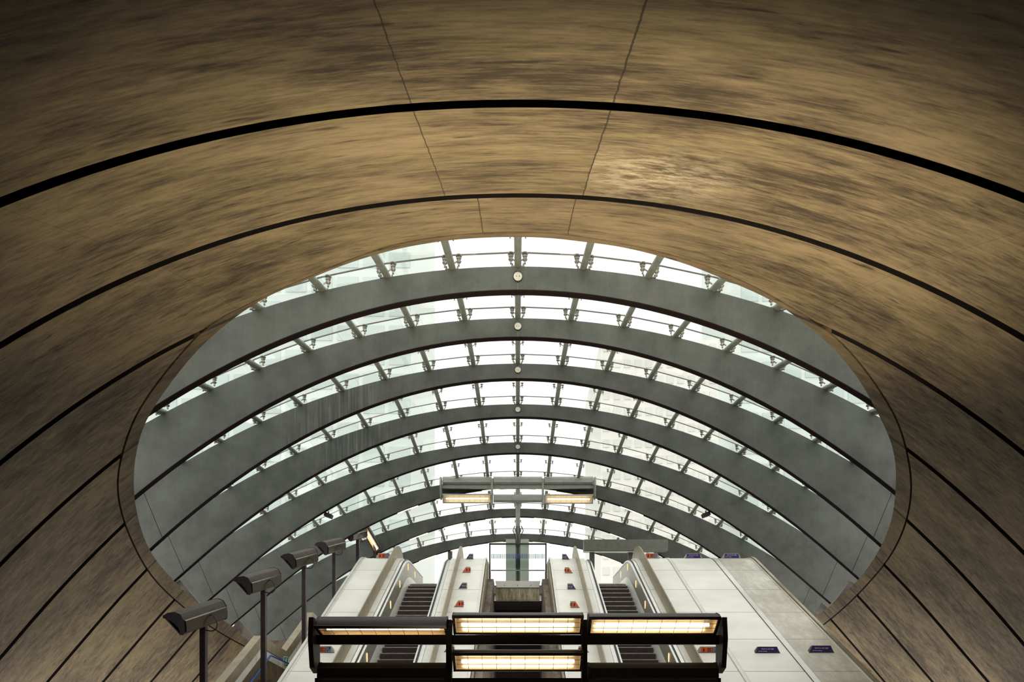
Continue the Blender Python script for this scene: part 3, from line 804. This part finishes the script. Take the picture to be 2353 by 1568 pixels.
def rack(zr, cx, label, kx, hmid, flips, ground, front, scale=1.):
    """two rows of three lamps on a beam frame; front=False when its back is towards the concourse"""
    root = empty('floodlight_rack', V(cx, zr, ground), label, 'lamp rack', 'lamp racks')
    base = root.location.copy()
    Lc = lambda x, dy, h: Vector((x, dy, h + EYE - base.z))
    W = 3.02 * kx
    A = lambda mb, n, m: mb.build(n, M[m], root)
    A(MB().span(Lc(-W, -.02, hmid - .07), Lc(W, .10, hmid + .07)), 'cross_beam', 'dark' if front else 'greypost')
    if front: A(MB().span(Lc(-W, -.02, hmid - .76), Lc(W, .10, hmid - .57)), 'lower_beam', 'dark')
    for x in (-1.02 * kx, .985 * kx): A(MB().span(Lc(x - .04, -.1, hmid - .72), Lc(x + .04, .06, hmid + .29)), 'upright', 'dark' if front else 'greypost')
    for x in (-W - .01, W + .01):
        mb = MB(); poly = [(-.16, hmid + .32), (.14, hmid + .28), (.16, hmid - .40), (.05, hmid - .50), (-.12, hmid - .42), (-.2, hmid)]
        mb.prism(poly, lambda p: Lc(x - .035, *p), lambda p: Lc(x + .035, *p)); A(mb, 'end_bracket', 'dark' if front else 'greypost')
    A(MB().cyl(Lc(0, .08, ground), Lc(0, .08, hmid - .6 if front else hmid - .1), .085, 16), 'pole', 'dark' if front else 'greypost')
    for i, (row, col_, rz, rx, lit, dim, hh) in enumerate(flips):
        floodlight(root, place(Lc((col_ * 2.0) * kx, -.02 if abs(rz) < 1 else .03, hh), rz, rx), 1.88 * kx, 1.0, lit, dim, 'floodlight', 'dark' if front else 'greypost', 'refl' if front else 'paleref')
    return root
PI = math.pi
hm = .72
rack(9.5, -.0, 'dark rack of six trough floodlights, three glowing on top, in front of escalators', 1., hm,
     [(0, -1, 0, .42, True, True, .90), (0, 0, 0, -.02, True, False, .96), (0, 1, 0, .04, True, False, .95),
      (1, -1, PI, .2, False, False, .22), (1, 0, 0, -.04, True, False, .41), (1, 1, PI, .2, False, False, .22)], -1.6, True)
fr = rack(24.66, .0, 'far grey lamp rack on a pole high under the canopy behind glass screen', .98, 7.80,
     [(0, -1, PI, .1, False, False, 8.02), (0, 0, PI, .1, False, False, 8.02), (0, 1, PI, .1, False, False, 8.02),
      (1, -1, 0, -.15, True, True, 7.33), (1, 0, PI, .1, False, False, 7.33), (1, 1, 0, -.15, True, True, 7.31)], HL, False)
mb = MB()
b0 = fr.location
for i, dx in enumerate((-.10, -.03, .04, .11)):
    pts = [Vector((dx * 1.2, -.06, 6.25 + EYE - b0.z)), Vector((dx * 1.9, -.10, 6.08 + EYE - b0.z)), Vector((dx * .9, -.08, 5.85 + EYE - b0.z)), Vector((dx * .7, -.1, 5.6 + EYE - b0.z)), Vector((dx * .6, -.1, HL + EYE - b0.z + .05))]
    mb.pipe(pts, .02, 6)
mb.build('cable', M['rubber'], fr)

# lamp posts along the stair
PX = [(468, 1440), (606, 1355), (699, 1300), (768, 1270), (822, 1240)]
words = ['nearest the camera, over the concrete wall', 'second from the front', 'third from the front', 'fourth from the front', 'fifth, just below the tilted lamp']
STAIRZ = [(14.0, -1.6), (15.1, -1.6), (18.4, .25), (20.1, .25), (23.0, 1.9), (26.3, 1.9), (33, 1.9)]
lens = [1.74] * 5
for i, (u, v) in enumerate(PX):
    z = -6.5 * F / (u - CX); top = px(u, v, z)
    gz = ipol(STAIRZ, z) if z > 14 else -1.6
    root = empty('lamp_post', V(-6.5, z, gz), f'dark post carrying a hooded trough floodlight, {words[i]}', 'lamp post', 'stair lamp posts')
    H = top.z - root.location.z
    mb = MB(); mb.span((-.058, -.058, 0), (.058, .058, H)); mb.build('post', M['post'], root)
    ax = Vector((49., 187., 69.)).normalized(); X_ = -ax
    Y_ = Vector((.968, -.25, -.16)); Y_ = (Y_ - X_ * Y_.dot(X_)).normalized(); Z_ = X_.cross(Y_)
    m4 = Matrix((X_, Y_, Z_)).transposed().to_4x4(); m4.translation = Vector((-.04, -.12, H + .20))
    fl = floodlight(root, m4, 1.25, 1.38, False)
    pts = [Vector((.12, -.05, H + .27)), Vector((.26, -.06, H + .18)), Vector((.31, -.06, H + .0)), Vector((.22, -.06, H - .10)), Vector((.06, -.03, H - .08))]
    pp = []
    for k in range(len(pts) - 1):
        a, b, c_, d_ = pts[max(k - 1, 0)], pts[k], pts[k + 1], pts[min(k + 2, len(pts) - 1)]
        for t in (0, .33, .66): pp.append(.5 * ((2 * b) + (c_ - a) * t + (2 * a - 5 * b + 4 * c_ - d_) * t * t + (3 * b - a - 3 * c_ + d_) * t**3))
    MB().pipe(pp + [pts[-1]], .013, 6).build('cable', M['rubber'], root)
# the sixth, tilted lamp
z = 27.5; tp = px(861, 1268, z)
root = empty('lamp_post', Vector((tp.x, z, HL + EYE)), 'lamp post with floodlight tilted downward showing an amber opening, above orange sign', 'lamp post', 'stair lamp posts')
H = tp.z - root.location.z
mb = MB(); mb.span((-.06, -.02, 0), (.06, .10, H + .3)); mb.build('post', M['post'], root)
c0 = px(857, 1243, z) - root.location
axx = Vector((.50, .1, -.86)).normalized(); N_ = Vector((-.68, -.74, 0)); N_ = (N_ - axx * N_.dot(axx)).normalized(); Q_ = axx.cross(N_)
yy_ = -.69 * N_ + .72 * Q_; zz_ = -.72 * N_ - .69 * Q_
m4 = Matrix((axx, yy_, zz_)).transposed().to_4x4(); m4.translation = c0 + Vector((0, -.14, 0))
floodlight(root, m4, 1.0, 1.15, True, True)

# ------------------------------------------------------------------ stair on the left
XP = -7.4
PAR = [(14.3, T30 * 14.3 - 9.08), (18.35, T30 * 18.35 - 9.08), (20.3, 1.18), (23.0, 2.73), (24.3, 2.45), (26.4, 2.45)]
st = empty('staircase', V(-6.7, 14.6, -1.6), 'staircase with stone parapet and blue handrail left of the left escalator', 'staircase')
adopt(MB().rings([[V(x, z, h + v) for x, v in ((XP - .2, 0), (XP + .03, 0), (XP + .03, -.34), (XP - .2, -.34))] for z, h in PAR]).build('coping', M['bronze']), st)
adopt(MB().rings([[V(x, z, h + v) for x, v in ((XP - .18, -.345), (XP + .01, -.355), (XP + .01, -.60), (XP - .18, -.60))] for z, h in PAR]).build('tile_band', M['clad']), st)
adopt(MB().rings([[V(XP - .19, z, h - .6), V(XP + .02, z, h - .6), V(XP + .02, z, -1.6), V(XP - .19, z, -1.6)] for z, h in PAR]).build('parapet_wall', M['wallc']), st)
adopt(MB().pipe([V(-7.27, *p) for p in ((14.6, T30 * 14.6 - 9.86), (18.75, .96), (20.6, .73), (23.1, 2.15), (24.4, 1.95))], .028, 8).build('handrail', M['blue'], smooth=True), st)
mb = MB()
def flight(z0, h0, z1, h1, n):
    for i in range(n):
        za = z0 + (z1 - z0) * i / n; hb = h0 + (h1 - h0) * (i + 1) / n
        mb.span(V(XP + .03, za, -1.6), V(-5.97, z0 + (z1 - z0) * (i + 1) / n, hb))
flight(15.1, -1.6, 18.4, .25, 11); mb.span(V(XP + .03, 18.4, -1.6), V(-5.97, 20.1, .25)); flight(20.1, .25, 23., 1.9, 10)
mb.span(V(XP + .03, 23., -1.6), V(-5.97, 26.4, 1.9))
adopt(mb.build('flight', M['wallc']), st)
sg_ = empty('exit_sign', V(-7.36, 20.2, .69), 'small green running figure exit sign on the stair wall', 'sign')
adopt(MB().span(V(-7.375, 20.03, .68), V(-7.35, 20.40, 1.0)).build('sign_board', M['white']), sg_)
adopt(MB().span(V(-7.352, 20.05, .70), V(-7.345, 20.38, .98)).build('green_face', M['green']), sg_)
mb = MB(); mb.box(V(-7.343, 20.2, .86), (.006, .07, .12)); mb.box(V(-7.343, 20.27, .77), (.006, .10, .03)); mb.box(V(-7.343, 20.14, .76), (.006, .04, .08)); mb.box(V(-7.343, 20.23, .94), (.006, .04, .04))
adopt(mb.build('pictogram', M['white']), sg_)

# pale bearing pads at rib feet, by the edge beam
def pad(pts, z, label):
    P3 = [px(u, v, z) for u, v in pts]
    mb = MB(); mb.rings([P3, [p + Vector((0, .10, .02)) for p in P3]])
    tag(mb.build('bearing_pad', M['pad']), label, 'bearing pad', 'pale rib bearings')

for pts, z, w in (([(401, 1342), (413, 1333), (458, 1388), (452, 1394)], 19.75, 'left side, under the fourth rib foot'), ([(531, 1446), (549, 1425), (592, 1474), (585, 1482)], 22.5, 'left side, under the fifth rib foot'),
                  ([(1952, 1337), (1966, 1342), (1940, 1374), (1902, 1400), (1925, 1374)], 19.75, 'right side, under the fourth rib foot'), ([(1888, 1386), (1902, 1398), (1884, 1416), (1872, 1405)], 22.5, 'right side, under the fifth rib foot')):
    pad(pts, z, 'pale concrete bearing wedge on the ' + w)

# ------------------------------------------------------------------ portal beam, boxes under the ribs
pb = empty('portal_frame', V(4.5, 27.2, HL), 'grey steel portal beam on posts above the right escalator top', 'portal frame')
adopt(MB().span(V(2.80, 27.0, 5.83), V(6.36, 27.4, 6.30)).build('beam', M['portal']), pb)
adopt(MB().span(V(2.80, 26.99, 5.77), V(5.0, 27.2, 5.80)).build('light_ledge', M['trim']), pb)
for x in (3.06, 4.7): adopt(MB().span(V(x, 27.1, HL), V(x + .2, 27.3, 5.83)).build('post', M['steel']), pb)
lp = tag(MB().span(V(-3.34, 30.4, HL), V(-3.14, 30.6, 6.62)).build('canopy_post', M['steel']), 'slim grey post under the last rib above left escalator', 'post')
for sx, w, x_, rot in ((-1, 'left', 755, .35), (1, 'right', 1622, -.35)):
    k = 4; zc = ZK[k] + .2; xx = (x_ - CX) * zc / F
    mb = MB(); c = V(xx, zc, low(k, xx) - .16); R = Matrix.Rotation(rot, 3, 'Y')
    mb.box(c, (.26, .22, .13), R)
    o = mb.build('loudspeaker', M['dark']); tag(o, f'small dark box hung under the fifth rib on its {w} side', 'loudspeaker', 'boxes under the fifth rib')
    MB().span(V(xx - .02, zc - .02, low(k, xx) - .13), V(xx + .02, zc + .02, low(k, xx) - .01)).build('bracket', M['clamp'], o)

# ------------------------------------------------------------------ buildings outside
def tower(x0, x1, z, hgt, depth, floors, bays, body, win, label, fh=.62, bw=.8):
    r_ = empty('building', V((x0 + x1) / 2, z, HL), label, 'building')
    adopt(MB().span(V(x0, z, HL - .1), V(x1, z + depth, hgt)).build('wall', M[body]), r_)
    H = (hgt - HL) / floors; Wd = (x1 - x0) / bays
    for f_ in range(floors):
        mb = MB()
        for b in range(bays):
            mb.span(V(x0 + Wd * (b + .5 - bw / 2), z - .12, HL + H * (f_ + .5 - fh / 2)), V(x0 + Wd * (b + .5 + bw / 2), z + .2, HL + H * (f_ + .5 + fh / 2)))
        adopt(mb.build('window_band', M[win]), r_)
    return r_
tower(-75., -15.2, 92., 95., 25., 26, 16, 'tower', 'towerw', 'pale glass tower block seen through the left side of canopy')
tower(11.2, 27., 86., 47., 20., 20, 11, 'stone', 'paleshade', 'white stone office block seen beside the right escalator', .5, .6)
tower(34., 80., 98., 90., 20., 22, 14, 'tower', 'towerw', 'tall pale tower block seen through the right side of canopy')

# ------------------------------------------------------------------ added floor uplighters, out of view, to brighten the vault
def added_uplight(x, z, aim, power, size, label):
    r_ = empty('fill_uplighter', V(x, z, -1.6), label, 'fill_uplighter', 'added vault uplighters')
    mb = MB(); mb.cyl((0, 0, 0), (0, 0, .03), .16, 20); mb.cyl((0, 0, .03), (0, 0, .12), .05, 12); mb.build('foot', M['dark'], r_)
    d_ = (aim - (r_.location + Vector((0, 0, .2)))).normalized(); c_ = Vector((0, 0, .2))
    mb = MB(); mb.cyl(c_ - d_ * .1, c_ + d_ * .08, .10, 20, .13, caps=False); mb.cyl(c_ - d_ * .1, c_ - d_ * .09, .10, 20); mb.build('housing', M['dark'], r_)
    L = bpy.data.lights.new('added_vault_lamp', 'SPOT'); L.energy = power; L.color = (1., .86, .62); L.spot_size = math.radians(size); L.spot_blend = 1.; L.shadow_soft_size = .12
    lo = bpy.data.objects.new('added_vault_lamp', L); COL.objects.link(lo); lo.parent = r_
    lo.location = c_ + d_ * .1; lo.rotation_euler = d_.to_track_quat('-Z', 'Y').to_euler()
added_uplight(-1.6, 5.6, V(-.9, 7.5, 5.), 880, 96, 'added floor fill lamp, out of view, left one of two below the vault')
added_uplight(1.9, 5.6, V(1.5, 7.5, 5.), 1750, 90, 'added floor fill lamp, out of view, right one of two below the vault')

# ------------------------------------------------------------------ light, world, camera
w = bpy.data.worlds.new('overcast_sky'); sc.world = w; w.use_nodes = True
nt = w.node_tree; nt.nodes.clear()
o = nd(nt, 'ShaderNodeOutputWorld'); bg = nd(nt, 'ShaderNodeBackground')
bg.inputs[0].default_value = (1., .965, .91, 1); bg.inputs[1].default_value = 1.0
nt.links.new(bg.outputs[0], o.inputs[0])
cam = bpy.data.cameras.new('camera'); co = bpy.data.objects.new('camera', cam); COL.objects.link(co)
co.location = (0, 0, EYE); co.rotation_euler = (math.pi / 2, 0, 0)
cam.sensor_fit = 'HORIZONTAL'; cam.sensor_width = 36.; cam.lens = 36. * F / 2353.
cam.shift_x = -(CX - 1176.5) / 2353.; cam.shift_y = (HY - 784.) / 2353.
cam.clip_start = .05; cam.clip_end = 1000
sc.camera = co
sc.view_settings.view_transform = 'Standard'; sc.view_settings.look = 'None'; sc.view_settings.gamma = 1.; sc.view_settings.use_curve_mapping = False
sc.view_settings.exposure = .78
cy = sc.cycles
cy.use_denoising = True
cy.max_bounces = 7; cy.diffuse_bounces = 5; cy.glossy_bounces = 3; cy.transparent_max_bounces = 16; cy.transmission_bounces = 4
cy.sample_clamp_indirect = 6.
cy.caustics_reflective = False; cy.caustics_refractive = False
